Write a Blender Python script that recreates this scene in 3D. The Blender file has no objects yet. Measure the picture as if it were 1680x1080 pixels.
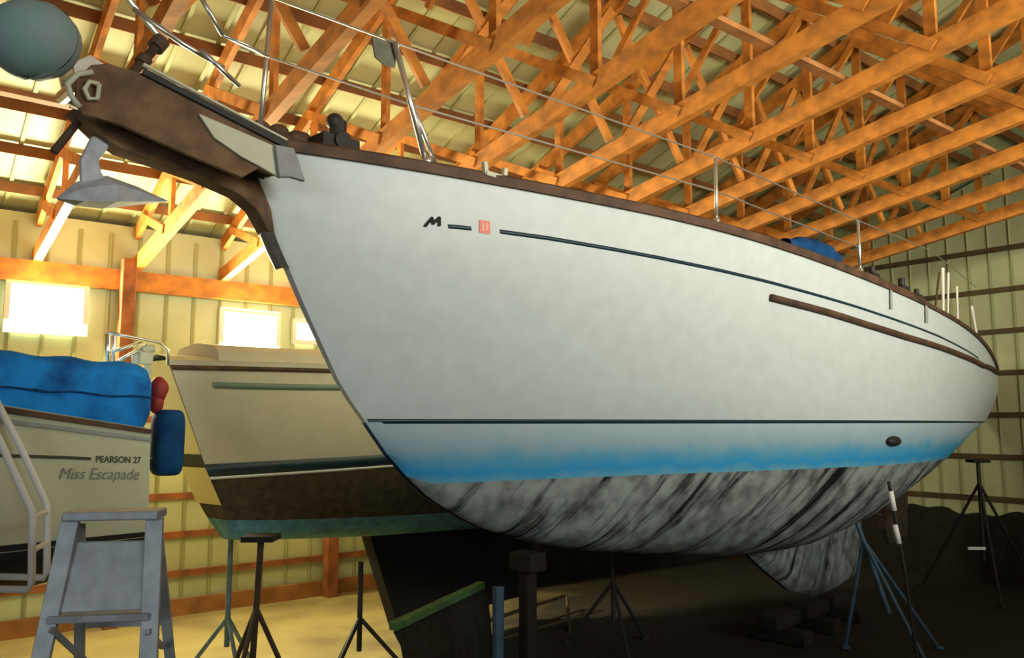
import bpy, math, random
from mathutils import Vector
random.seed(7)
V = Vector
# ---------------------------------------------------------------- camera
FPX = 1330.0; HC = 2.1
PITCH = math.atan(153/FPX); CP, SP = math.cos(PITCH), math.sin(PITCH)
scene = bpy.context.scene
cam_data = bpy.data.cameras.new('camera'); cam = bpy.data.objects.new('camera', cam_data)
scene.collection.objects.link(cam); scene.camera = cam
cam_data.sensor_width = 36; cam_data.lens = FPX/1680*36
cam.location = (0, 0, HC); cam.rotation_euler = (math.pi/2+PITCH, 0, 0)
cam_data.clip_start = .05
scene.view_settings.view_transform = 'Standard'; scene.view_settings.look = 'None'
scene.view_settings.gamma = 1; scene.view_settings.use_curve_mapping = False
scene.view_settings.exposure = 0.0
# building axes: UD runs along the trusses (away, to the left), VD along the building (away, to the right)
UD = V((-.616, .788, 0)); VD = V((.788, .616, 0))
def BW(u, v, z): return UD*u + VD*v + V((0, 0, z))
# ---------------------------------------------------------------- world and lights
world = bpy.data.worlds.new('sky'); scene.world = world; world.use_nodes = True
world.node_tree.nodes['Background'].inputs[0].default_value = (.75, .86, 1, 1)
world.node_tree.nodes['Background'].inputs[1].default_value = .05
def area(name, loc, target, sx, sy, energy, col, spread=180):
    l = bpy.data.lights.new(name, 'AREA'); l.shape = 'RECTANGLE'; l.size = sx; l.size_y = sy
    l.energy = energy; l.color = col; l.spread = math.radians(spread)
    o = bpy.data.objects.new(name, l); scene.collection.objects.link(o)
    o.location = loc; o.rotation_euler = (V(target)-V(loc)).to_track_quat('-Z', 'Y').to_euler()
    return o
# daylight through the open doors behind the photographer
area('door_daylight', BW(-6.5, 5.0, 4.7), BW(3.5, 5.6, 4.8), 8, 1.2, 108, (.84, .94, .97), 62)
area('left_door_daylight', BW(-2.5, -5.5, 3.1), BW(4.5, 2.0, 3.5), 3.5, 1.6, 26, (.85, .95, 1.0), 80)
# unseen warm fill, added to brighten the roof timber from below
area('warm_fill', BW(-3.5, 5.0, 3.3), BW(2.0, 6.6, 7.0), 6, 2.0, 430, (1, .88, .66), 110)
# low sun through the far windows
# ---------------------------------------------------------------- helpers
COL = scene.collection
OFF = {}
class G:
    def __init__(s): s.v = []; s.f = []; s.m = []; s.mi = 0
    def add(s, vs, fs):
        n = len(s.v); s.v += [V(p) for p in vs]
        for f in fs: s.f.append([n+i for i in f]); s.m.append(s.mi)
        return s
    def beam(s, a, b, w, h, up=(0, 0, 1)):
        "rectangular bar a->b, w across, h along up"
        a, b, up = V(a), V(b), V(up); d = (b-a).normalized()
        x = d.cross(up)
        if x.length < 1e-4: x = d.cross(V((1, 0, 0)))
        x.normalize(); y = x.cross(d).normalized()
        c = []
        for p in (a, b):
            for i, j in ((-1, -1), (1, -1), (1, 1), (-1, 1)): c.append(p+x*(w/2*i)+y*(h/2*j))
        return s.add(c, [(3, 2, 1, 0), (4, 5, 6, 7), (0, 1, 5, 4), (1, 2, 6, 5), (2, 3, 7, 6), (3, 0, 4, 7)])
    def box(s, c, ex, ey, ez, ax=None, ay=None):
        ax = V(ax) if ax else V((1, 0, 0)); ay = V(ay) if ay else V((-ax.y, ax.x, 0))
        az = ax.cross(ay)
        c = V(c); vs = []
        for k in (-1, 1):
            for i, j in ((-1, -1), (1, -1), (1, 1), (-1, 1)): vs.append(c+ax*(ex/2*i)+ay*(ey/2*j)+az*(ez/2*k))
        return s.add(vs, [(3, 2, 1, 0), (4, 5, 6, 7), (0, 1, 5, 4), (1, 2, 6, 5), (2, 3, 7, 6), (3, 0, 4, 7)])
    def tube(s, pts, r, n=10, r2=None):
        pts = [V(p) for p in pts]; vs = []; fs = []; m = len(pts)
        prev = None
        for i, p in enumerate(pts):
            d = (pts[min(i+1, m-1)]-pts[max(i-1, 0)]).normalized()
            if prev is None:
                x = d.cross(V((0, 0, 1)))
                if x.length < 1e-3: x = d.cross(V((1, 0, 0)))
            else: x = prev-d*prev.dot(d)
            x.normalize(); prev = x; y = d.cross(x)
            rr = r if r2 is None else r+(r2-r)*i/(m-1)
            for k in range(n):
                a = 2*math.pi*k/n; vs.append(p+x*(rr*math.cos(a))+y*(rr*math.sin(a)))
        for i in range(m-1):
            for k in range(n):
                k2 = (k+1) % n; fs.append((i*n+k, i*n+k2, (i+1)*n+k2, (i+1)*n+k))
        fs.append(tuple(range(n-1, -1, -1))); fs.append(tuple((m-1)*n+k for k in range(n)))
        return s.add(vs, fs)
    def grid(s, rows, flip=False):
        vs = [p for r in rows for p in r]; nr, nc = len(rows), len(rows[0]); fs = []
        for i in range(nr-1):
            for j in range(nc-1):
                q = (i*nc+j, i*nc+j+1, (i+1)*nc+j+1, (i+1)*nc+j)
                fs.append(q[::-1] if flip else q)
        return s.add(vs, fs)
    def poly(s, pts, nrm, th):
        "flat outline given thickness th along nrm"
        nrm = V(nrm).normalized(); n = len(pts)
        a = [V(p) for p in pts]; b = [p+nrm*th for p in a]
        return s.add(a+b, [tuple(range(n-1, -1, -1)), tuple(range(n, 2*n))]+[(i, (i+1) % n, n+(i+1) % n, n+i) for i in range(n)])
    def ball(s, c, rx, ry, rz, ax=None, n=14, m=9):
        ax = V(ax) if ax else V((1, 0, 0)); ay = V((-ax.y, ax.x, 0)); c = V(c)
        vs = [c+V((0, 0, rz))]; 
        for i in range(1, m):
            t = math.pi*i/m
            for k in range(n):
                a = 2*math.pi*k/n
                vs.append(c+ax*(rx*math.sin(t)*math.cos(a))+ay*(ry*math.sin(t)*math.sin(a))+V((0, 0, rz*math.cos(t))))
        vs.append(c-V((0, 0, rz))); fs = []
        for k in range(n):
            fs.append((0, 1+k, 1+(k+1) % n)); fs.append((len(vs)-1, 1+(m-2)*n+(k+1) % n, 1+(m-2)*n+k))
        for i in range(m-2):
            for k in range(n):
                fs.append((1+i*n+k, 1+(i+1)*n+k, 1+(i+1)*n+(k+1) % n, 1+i*n+(k+1) % n))
        return s.add(vs, fs)
def off(o):
    while o.parent: o = o.parent
    return o.location
def obj(name, g, mats, parent=None, smooth=False, bevel=0, loc=None, label=None):
    me = bpy.data.meshes.new(name)
    o = bpy.data.objects.new(name, me); COL.objects.link(o)
    if parent is None:
        if loc is None:
            xs = [v.x for v in g.v]; ys = [v.y for v in g.v]; zs = [v.z for v in g.v]
            loc = V(((min(xs)+max(xs))/2, (min(ys)+max(ys))/2, min(zs)))
        o.location = loc
    else: o.parent = parent
    of = off(o)
    me.from_pydata([tuple(v-of) for v in g.v], [], g.f)
    for m in (mats if isinstance(mats, (list, tuple)) else [mats]): me.materials.append(m)
    for p, i in zip(me.polygons, g.m): p.material_index = i; p.use_smooth = smooth
    me.validate(); me.update()
    if bevel:
        b = o.modifiers.new('bevel', 'BEVEL'); b.width = bevel; b.segments = 2; b.limit_method = 'ANGLE'
    if label: o['label'] = label
    return o
def tag(o, label, cat, group=None, kind=None):
    o['label'] = label; o['category'] = cat
    if group: o['group'] = group
    if kind: o['kind'] = kind
    return o
def thing(name, loc, label, cat, group=None):
    o = bpy.data.objects.new(name, None); COL.objects.link(o); o.location = loc; o.empty_display_size = .1
    return tag(o, label, cat, group)
def struct(name, g, m, parent=None, **k):
    o = obj(name, g, m, parent, **k); o['kind'] = 'structure'; return o
def dup(root, delta, label=None):
    def cp(o, par):
        c = o.copy(); COL.objects.link(c); c.parent = par
        for ch in [x for x in bpy.data.objects if x.parent == o and x != c]: cp(ch, c)
        return c
    c = cp(root, None); c.location = root.location+V(delta)
    if label: c['label'] = label
    return c
# ---------------------------------------------------------------- materials
def mat(name, col, rough=.6, metal=0, noise=0, scale=5, col2=None, bump=0, bscale=40, spec=.5, stretch=None, lo=.35, hi=.65, emit=None):
    m = bpy.data.materials.new(name); m.use_nodes = True; nt = m.node_tree; N = nt.nodes; L = nt.links
    b = N['Principled BSDF']; b.inputs['Roughness'].default_value = rough; b.inputs['Metallic'].default_value = metal
    b.inputs['Specular IOR Level'].default_value = spec
    b.inputs['Base Color'].default_value = (*col, 1)
    tc = N.new('ShaderNodeTexCoord'); mp = N.new('ShaderNodeMapping'); L.new(tc.outputs['Object'], mp.inputs[0])
    if stretch:
        mp.inputs['Rotation'].default_value = stretch[0]; mp.inputs['Scale'].default_value = stretch[1]
    if noise or col2:
        n = N.new('ShaderNodeTexNoise'); n.inputs['Scale'].default_value = scale; n.inputs['Detail'].default_value = 6
        L.new(mp.outputs[0], n.inputs['Vector'])
        r = N.new('ShaderNodeValToRGB'); r.color_ramp.elements[0].position = lo; r.color_ramp.elements[1].position = hi
        c2 = col2 if col2 else tuple(c*(1-noise) for c in col)
        r.color_ramp.elements[0].color = (*c2, 1); r.color_ramp.elements[1].color = (*col, 1)
        L.new(n.outputs['Fac'], r.inputs[0]); L.new(r.outputs[0], b.inputs['Base Color'])
    if bump:
        n2 = N.new('ShaderNodeTexNoise'); n2.inputs['Scale'].default_value = bscale; n2.inputs['Detail'].default_value = 4
        L.new(mp.outputs[0], n2.inputs['Vector']); bp = N.new('ShaderNodeBump'); bp.inputs['Strength'].default_value = bump
        L.new(n2.outputs['Fac'], bp.inputs['Height']); L.new(bp.outputs[0], b.inputs['Normal'])
    if emit:
        b.inputs['Emission Color'].default_value = (*emit[0], 1); b.inputs['Emission Strength'].default_value = emit[1]
    return m
M = {}
M['wood'] = mat('orange_timber', (.64, .24, .030), .7, noise=.45, scale=3, stretch=((0, 0, .66), (1, 3, 3)), bump=.2)
M['wood_dark'] = mat('dark_timber', (.40, .17, .045), .8, noise=.4, scale=4)
M['purlin'] = mat('purlin_timber', (.26, .10, .02), .8, noise=.4, scale=4)
M['girt'] = mat('girt_timber', (.12, .085, .035), .8, noise=.4, scale=4)
M['post'] = mat('post_timber', (.36, .12, .04), .8, noise=.5, scale=5)
M['sheet'] = mat('roof_sheet', (.53, .57, .31), .5, noise=.18, scale=2, metal=0)
M['wall'] = mat('wall_sheet', (.58, .64, .38), .55, noise=.2, scale=1.5)
M['rib'] = mat('wall_sheet_rib', (.40, .43, .21), .55)
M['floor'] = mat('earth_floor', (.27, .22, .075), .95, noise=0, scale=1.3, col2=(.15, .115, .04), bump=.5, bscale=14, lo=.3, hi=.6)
def floor_shade():
    "sandy by the far wall, elsewhere shade put into the earth colour, ragged edge between"
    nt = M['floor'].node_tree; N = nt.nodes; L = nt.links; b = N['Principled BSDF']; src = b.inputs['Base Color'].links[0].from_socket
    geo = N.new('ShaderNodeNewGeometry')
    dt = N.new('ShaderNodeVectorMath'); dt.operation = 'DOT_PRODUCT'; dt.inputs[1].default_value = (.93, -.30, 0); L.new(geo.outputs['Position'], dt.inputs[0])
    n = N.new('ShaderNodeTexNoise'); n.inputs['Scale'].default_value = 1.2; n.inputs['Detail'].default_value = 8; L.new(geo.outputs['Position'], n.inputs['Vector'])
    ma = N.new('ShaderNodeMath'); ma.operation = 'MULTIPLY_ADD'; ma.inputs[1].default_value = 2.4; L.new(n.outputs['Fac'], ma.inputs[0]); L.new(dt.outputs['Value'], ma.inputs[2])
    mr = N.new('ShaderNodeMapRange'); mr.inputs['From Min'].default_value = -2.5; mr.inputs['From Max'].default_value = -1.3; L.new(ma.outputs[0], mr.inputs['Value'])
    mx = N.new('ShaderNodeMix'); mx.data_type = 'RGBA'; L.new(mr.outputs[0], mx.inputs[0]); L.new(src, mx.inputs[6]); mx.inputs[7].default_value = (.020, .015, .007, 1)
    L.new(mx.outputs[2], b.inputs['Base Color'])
floor_shade()  # the gloom under and right of the boats is painted into the floor
M['hull'] = mat('white_gelcoat', (.57, .64, .635), .38, noise=.07, scale=9, spec=.35)
M['navy'] = mat('navy_stripe', (.008, .03, .05), .4)
M['teak'] = mat('weathered_teak', (.22, .125, .06), .8, noise=.5, scale=9, bump=.3)
M['teak_red'] = mat('brown_rail', (.12, .06, .03), .7, noise=.6, scale=7, bump=.2)
M['stem'] = mat('grey_stem_plate', (.20, .20, .17), .6, noise=.4, scale=12)
M['steel'] = mat('stainless', (.72, .72, .66), .3, metal=.85)
M['white'] = mat('white_paint', (.80, .80, .74), .5)
M['cream'] = mat('cream_paint', (.62, .63, .46), .55, noise=.12, scale=8)
M['greyboard'] = mat('grey_board', (.33, .35, .34), .65, noise=.2, scale=14)
M['anchor'] = mat('galvanised', (.60, .63, .66), .6, metal=.05, noise=.25, scale=16)
M['dark'] = mat('dark_metal', (.02, .02, .016), .6, noise=.3, scale=8)
M['brown_metal'] = mat('rusty_metal', (.09, .055, .03), .75, noise=.4, scale=12)
M['bluemetal'] = mat('blue_painted_steel', (.06, .13, .20), .5, noise=.4, scale=12)
M['tealmetal'] = mat('grey_blue_steel', (.14, .21, .22), .5, noise=.4, scale=12)
M['hull2'] = mat('cream_gelcoat', (.66, .60, .46), .4, noise=.06, scale=6, spec=.35)
M['hull2_lit'] = mat('lit_cream_gelcoat', (.70, .60, .30), .4)  # cream gelcoat with the yellow window light put into its colour
M['band2'] = mat('dark_teal_stripe', (.02, .05, .075), .4, noise=.3, scale=20)
M['teal'] = mat('teal_stripe', (.17, .24, .19), .45)
M['bot2'] = mat('brown_antifouling', (.075, .055, .032), .85, noise=.5, scale=16)
M['bot2b'] = mat('blue_antifouling', (.11, .33, .46), .8, noise=.4, scale=12)
M['hull3'] = mat('ivory_gelcoat', (.62, .62, .43), .4, noise=.08, scale=5, spec=.35)
M['black'] = mat('black_antifouling', (.012, .011, .010), .85)
M['bluecloth'] = mat('blue_canvas', (.02, .27, .78), .85, col2=(.01, .07, .28), scale=4, bump=.4, bscale=9, spec=.1, lo=.3, hi=.55)
M['bluecloth2'] = mat('deep_blue_canvas', (.012, .07, .20), .8, noise=.4, scale=6, bump=.3, bscale=20, spec=.1)
M['red'] = mat('red_vinyl', (.33, .02, .02), .6, noise=.3, scale=10)
M['alu'] = mat('ladder_aluminium', (.50, .55, .58), .45, metal=.2, noise=.25, scale=14)
M['badge'] = mat('salmon_badge', (.80, .20, .13), .5)
M['tealcloth'] = mat('teal_cloth', (.22, .38, .33), .85, col2=(.28, .35, .38), scale=9, bump=.5, bscale=14, spec=.1)
M['green'] = mat('green_paint', (.10, .22, .07), .6, noise=.3, scale=9)
M['tarp'] = mat('dark_tarp_and_shade', (.022, .019, .010), .95, noise=.5, scale=22, bump=.5)  # trailer tarp, and the added heaps that stand in for gloom
M['block'] = mat('timber_block', (.02, .014, .008), .85, noise=.5, scale=6)
M['greycloth'] = mat('grey_cloth', (.16, .17, .12), .8, noise=.3, scale=14)
M['script'] = mat('faded_grey_lettering', (.22, .22, .17), .6)
M['textdark'] = mat('dark_olive_lettering', (.06, .055, .03), .6)
M['pane'] = mat('window_pane', (1, 1, .9), .3, emit=((1, .97, .80), 9))
M['reflect'] = mat('white_tape', (.9, .9, .88), .5)
# worn blue boot band
def boot_mat():
    m = mat('worn_blue_boot_band', (.2, .4, .5), .6, spec=.3); nt = m.node_tree; N = nt.nodes; L = nt.links; b = N['Principled BSDF']
    tc = N.new('ShaderNodeTexCoord'); sp = N.new('ShaderNodeSeparateXYZ'); L.new(tc.outputs['Object'], sp.inputs[0])
    n = N.new('ShaderNodeTexNoise'); n.inputs['Scale'].default_value = 5; n.inputs['Detail'].default_value = 8; L.new(tc.outputs['Object'], n.inputs['Vector'])
    ma = N.new('ShaderNodeMath'); ma.operation = 'MULTIPLY_ADD'; ma.inputs[1].default_value = .16; L.new(n.outputs['Fac'], ma.inputs[0]); L.new(sp.outputs['Z'], ma.inputs[2])
    mr = N.new('ShaderNodeMapRange'); mr.inputs['From Min'].default_value = 1.60; mr.inputs['From Max'].default_value = 1.98; L.new(ma.outputs[0], mr.inputs['Value'])
    r = N.new('ShaderNodeValToRGB'); e = r.color_ramp.elements
    e[0].position = 0; e[0].color = (.14, .38, .50, 1); e[1].position = 1; e[1].color = (.38, .48, .52, 1)
    for p_, c_ in ((.20, (.025, .30, .60)), (.42, (.10, .34, .50)), (.62, (.26, .40, .47))):
        q_ = e.new(p_); q_.color = (*c_, 1)
    L.new(mr.outputs[0], r.inputs[0]); L.new(r.outputs[0], b.inputs['Base Color'])
    return m
M['boot'] = boot_mat()
def bottom_mat():
    "scraped pale antifouling with dark raking scratches"
    m = mat('scraped_antifouling', (.3, .33, .31), .85, spec=.15); nt = m.node_tree; N = nt.nodes; L = nt.links; b = N['Principled BSDF']
    tc = N.new('ShaderNodeTexCoord')
    n1 = N.new('ShaderNodeTexNoise'); n1.inputs['Scale'].default_value = 7; n1.inputs['Detail'].default_value = 8; L.new(tc.outputs['Object'], n1.inputs['Vector'])
    r1 = N.new('ShaderNodeValToRGB'); r1.color_ramp.elements[0].position = .3; r1.color_ramp.elements[0].color = (.10, .11, .105, 1)
    r1.color_ramp.elements[1].position = .62; r1.color_ramp.elements[1].color = (.30, .34, .32, 1); L.new(n1.outputs['Fac'], r1.inputs[0])
    mp = N.new('ShaderNodeMapping'); mp.inputs['Rotation'].default_value = (0, 0, -.795); L.new(tc.outputs['Object'], mp.inputs[0])
    mp2 = N.new('ShaderNodeMapping'); mp2.inputs['Rotation'].default_value = (0, -.62, 0); mp2.inputs['Scale'].default_value = (1.0, .5, 1); L.new(mp.outputs[0], mp2.inputs[0])
    mp3 = N.new('ShaderNodeMapping'); mp3.inputs['Scale'].default_value = (7.0, .4, .8); L.new(mp2.outputs[0], mp3.inputs[0])
    n2 = N.new('ShaderNodeTexNoise'); n2.inputs['Scale'].default_value = 1.0; n2.inputs['Detail'].default_value = 7; n2.inputs['Roughness'].default_value = .65; L.new(mp3.outputs[0], n2.inputs['Vector'])
    r2 = N.new('ShaderNodeValToRGB'); r2.color_ramp.elements[0].position = .38; r2.color_ramp.elements[0].color = (.04, .04, .04, 1)
    r2.color_ramp.elements[1].position = .49; r2.color_ramp.elements[1].color = (1, 1, 1, 1); L.new(n2.outputs['Fac'], r2.inputs[0])
    mx = N.new('ShaderNodeMix'); mx.data_type = 'RGBA'; mx.blend_type = 'MULTIPLY'; mx.inputs[0].default_value = 1
    L.new(r1.outputs[0], mx.inputs[6]); L.new(r2.outputs[0], mx.inputs[7]); L.new(mx.outputs[2], b.inputs['Base Color'])
    return m
M['bottom'] = bottom_mat()
# ---------------------------------------------------------------- building shell
U0 = 9.5; V0 = 13.2; VL = -9.0; UR = -1.0; UN = -11.5
ZE = 3.95; RS = .36; ZC = 3.80; CS = .15; RB = ZE+.32        # wall top, roof slope, lower chord height and slope
def zroof(u): return RB+RS*(U0-u) if u >= UR else RB+RS*(U0-UR)-RS*(UR-u)
def zchord(u): return ZC+CS*(U0-u) if u >= UR else ZC+CS*(U0-UR)-CS*(UR-u)
g = G(); n = 24
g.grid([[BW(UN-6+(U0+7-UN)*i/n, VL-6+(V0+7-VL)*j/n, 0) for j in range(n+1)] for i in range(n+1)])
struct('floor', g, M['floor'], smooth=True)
g = G(); g.beam(BW(U0+.05, VL, ZE/2), BW(U0+.05, V0, ZE/2), .06, ZE+.6); g.mi = 1
v = VL+.1
while v < V0: g.beam(BW(U0+.01, v, 0), BW(U0+.01, v, ZE+.2), .03, .03); v += .3
wall_back = struct('wall_back', g, [M['wall'], M['rib']])
g = G(); g.poly([BW(UN, V0+.02, 0), BW(U0+.1, V0+.02, 0), BW(U0+.1, V0+.02, zroof(U0)), BW(UR, V0+.02, zroof(UR)), BW(UN, V0+.02, zroof(UN))], VD, .06); g.mi = 1
u = UN+.1
while u < U0: g.beam(BW(u, V0+.01, 0), BW(u, V0+.01, zroof(u)-.02), .03, .03); u += .3
struct('wall_right', g, [M['wall'], M['rib']])
g = G()
for (a, b) in ((UR, U0+.4), (UR, UN-.4)):
    p = [BW(a, VL-1, zroof(a)+.10), BW(b, VL-1, zroof(b)+.10), BW(b, V0+.5, zroof(b)+.10), BW(a, V0+.5, zroof(a)+.10)]
    g.mi = 0; g.poly(p, (0, 0, 1), .03); g.mi = 1
    v = VL
    while v < V0+.4: g.beam(BW(a, v, zroof(a)+.09), BW(b, v, zroof(b)+.09), .035, .025); v += .3
struct('ceiling', g, [M['sheet'], M['rib']])
# skirt board and header along the far wall
g = G(); g.beam(BW(U0-.05, VL, .09), BW(U0-.05, V0, .09), .04, .18); struct('baseboard_back', g, M['wood_dark'])
g = G(); g.beam(BW(U0-.06, VL, 3.63), BW(U0-.06, V0, 3.63), .08, .22); struct('trim_1', g, M['wood'])
# girts
def ray(px, py):
    a, b = (px-840)/FPX, (540-py)/FPX
    return V((a, CP-b*SP, SP+b*CP))
def hit(px, py, axis, d):
    "point where the sight line meets the plane axis.p = d"
    r = ray(px, py); e = V((0, 0, HC)); k = (d-axis.dot(e))/axis.dot(r); return e+r*k
ORD = ['first', 'second', 'third', 'fourth', 'fifth', 'sixth', 'seventh', 'eighth', 'ninth', 'tenth', 'eleventh', 'twelfth', 'thirteenth', 'fourteenth', 'fifteenth', 'sixteenth', 'seventeenth', 'eighteenth']
g = G(); g.beam(BW(U0-.045, VL+.2, .45), BW(U0-.045, V0-.1, .45), .04, .07)
girt = obj('wall_girt', g, M['post']); tag(girt, 'lowest timber girt across the pale sheeting of the far long wall', 'girt', 'girts of the far long wall')
for k in range(1, 8):
    z = .45+.42*k
    if k in (6, 7): continue
    dup(girt, (0, 0, .42*k), '%s timber girt up from the floor on the far long wall' % ORD[k])
g = G(); g.beam(BW(UN+.1, V0-.045, .35), BW(U0-.12, V0-.045, .35), .04, .075)
eg = obj('wall_girt', g, M['girt']); tag(eg, 'lowest dark girt on the green-cream end wall at right', 'girt', 'girts of the right end wall')
for k in range(1, 8): dup(eg, (0, 0, .62*k), '%s dark girt up on the green-cream end wall at right' % ORD[k])
# posts of the far wall
def post(v, label):
    g = G(); g.beam(BW(U0-.16, v, 0), BW(U0-.16, v, ZE-.1), .14, .14, UD); o = obj('wall_post', g, M['post'], bevel=.008)
    return tag(o, label, 'post', 'posts of the far long wall')
pv = [-1.2, 2.05, 4.5, 6.9, 9.3]
post(2.05, 'reddish timber wall post standing between ladder and cream boat')
post(-1.2, 'reddish timber wall post left of the largest bright window')
post(4.5, 'reddish timber wall post on the far long wall, first one behind the white bow')
post(6.9, 'reddish timber wall post on the far long wall, second one behind the white boat')
post(9.3, 'reddish timber wall post on the far long wall, closest to the end wall')
# windows in the far wall
def window(name, x0, y0, x1, y1, sill=True):
    a = hit(x0, y0, UD, U0-.03); b = hit(x1, y1, UD, U0-.03)
    va, vb = VD.dot(a), VD.dot(b); zt, zb = a.z, b.z
    g = G(); g.beam(BW(U0-.035, va, (zt+zb)/2), BW(U0-.035, vb, (zt+zb)/2), .02, zt-zb)
    w = struct(name, g, M['pane'])
    g = G(); t = .05
    g.beam(BW(U0-.05, va-t, zt+t/2), BW(U0-.05, vb+t, zt+t/2), .06, t); g.beam(BW(U0-.05, va-t, zb-t/2), BW(U0-.05, vb+t, zb-t/2), .06, t)
    g.beam(BW(U0-.05, va-t/2, zb), BW(U0-.05, va-t/2, zt), .06, t, VD); g.beam(BW(U0-.05, vb+t/2, zb), BW(U0-.05, vb+t/2, zt), .06, t, VD)
    struct('window_frame', g, M['white'], w)
    c = BW(U0-.15, (va+vb)/2, (zt+zb)/2)
    return c, vb-va, zt-zb
WIN = [window('window_1', 18, 465, 133, 545), window('window_2', 366, 512, 450, 580), window('window_3', 485, 530, 520, 560)]
# daylight that those panes let in
for i, (c, w, h) in enumerate(WIN[:2]):
    area('window_daylight', c, c-UD*2+V((0, 0, .55)), w, h, 250, (1, .88, .55))
    area('window_daylight', c-UD*.02, c-UD*2+V((0, 0, -1.3)), w, h, 135, (1, .88, .50))
# ---------------------------------------------------------------- roof trusses and purlins
def make_truss(v):
    root = thing('roof_truss', BW(U0, v, ZC), 'orange timber roof truss at the far left, farthest from the right end wall', 'roof truss', 'evenly spaced timber roof trusses')
    up = V((0, 0, 1))
    for (a, b) in ((U0, UR), (UR, UN)):
        g = G(); g.beam(BW(a, v, zroof(a)-.09), BW(b, v, zroof(b)-.09), .05, .15); obj('top_chord', g, M['wood'], root)
        g = G(); g.beam(BW(a, v, zchord(a)), BW(b, v, zchord(b)), .08, .15); obj('bottom_chord', g, M['wood'], root)
    us = [8.3, 7.1, 5.7, 4.2, 2.6, .9, UR]
    pt = U0-.35
    for i, u in enumerate(us):
        g = G(); g.beam(BW(u, v+.035, zchord(u)), BW(u, v+.035, zroof(u)-.1), .04, .085, UD); obj('web', g, M['wood'], root)
        g = G(); g.beam(BW(pt, v-.035, zroof(pt)-.1), BW(u-.05, v-.035, zchord(u)), .04, .085); obj('web', g, M['wood'], root)
        if i >= 3:
            m_ = (pt+u)/2
            g = G(); g.beam(BW(u, v-.035, zroof(u)-.15), BW(m_, v-.035, (zroof(m_)+zchord(m_))/2), .035, .07); obj('web', g, M['wood'], root)
        pt = u
    for u in (-3.5, -6, -8.5):
        g = G(); g.beam(BW(u, v, zchord(u)), BW(u+1.2, v, zroof(u+1.2)-.1), .04, .085); obj('web', g, M['wood'], root)
    return root
SPC = .95
TV = [-1.65+SPC*i for i in range(14)]
tr = make_truss(TV[0])
for i in range(1, len(TV)):
    dup(tr, VD*(TV[i]-TV[0]), 'orange timber roof truss nearest the right end wall' if i == len(TV)-1 else 'orange timber roof truss, %s in the row counted from the right end wall' % ORD[len(TV)-1-i])
g = G(); u = 9.2; g.beam(BW(u, VL, zroof(u)+.035), BW(u, V0, zroof(u)+.035), .04, .10, V((-.616*-.34, .788*-.34, 1)))
pu = obj('roof_purlin', g, M['purlin']); tag(pu, 'lowest timber purlin under the roof sheets, next to the far long wall', 'purlin', 'parallel purlins under the roof sheets')
for k in range(1, 18): dup(pu, -UD*(.6*k)+V((0, 0, RS*.6*k)), 'timber purlin under the roof sheets, %s row up from the far long wall' % ORD[k])
# braces running along the building between the trusses, crossing in pairs
g = G(); vv = TV[3]
def brace(u, v, flip, label='orange timber diagonal brace crossing between two neighbouring roof trusses'):
    g = G(); z0, z1 = zchord(u)+.08, zroof(u)-.16
    if flip: z0, z1 = z1, z0
    g.beam(BW(u+(.022 if flip else -.022), v+.06, z0), BW(u+(.022 if flip else -.022), v+SPC-.06, z1), .035, .08)
    return tag(obj('cross_brace', g, M['wood']), label, 'brace', 'crossed braces between the roof trusses')
for u in (4.9, 1.8):
    rw = 'lower' if u > 3 else 'upper'
    b0 = brace(u, TV[0], False, 'diagonal brace rising right in the leftmost truss bay, %s row' % rw); b1 = brace(u, TV[0], True, 'diagonal brace falling right in the leftmost truss bay, %s row' % rw)
    for i in range(1, 13):
        for b_, w_ in ((b0, 'rising right'), (b1, 'falling right')):
            dup(b_, VD*SPC*i, 'diagonal brace %s in the %s bay from the left, %s row' % (w_, ORD[i], 'lower' if u > 3 else 'upper'))
# longitudinal ties on the lower chords
g = G(); g.beam(BW(6.4, TV[0]-.2, zchord(6.4)+.11), BW(6.4, TV[-1]+.2, zchord(6.4)+.11), .09, .04)
tie = obj('lengthwise_tie', g, M['wood_dark']); tag(tie, 'lengthwise flat board on the lower truss chords, closest to the far wall', 'tie board', 'lengthwise ties on the lower chords')
dup(tie, UD*-3.1+V((0, 0, 3.1*CS)), 'lengthwise flat board on the lower truss chords, above the white boat')
dup(tie, UD*-6.0+V((0, 0, 6.0*CS)), 'lengthwise flat board on the lower truss chords, nearest overhead')
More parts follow.
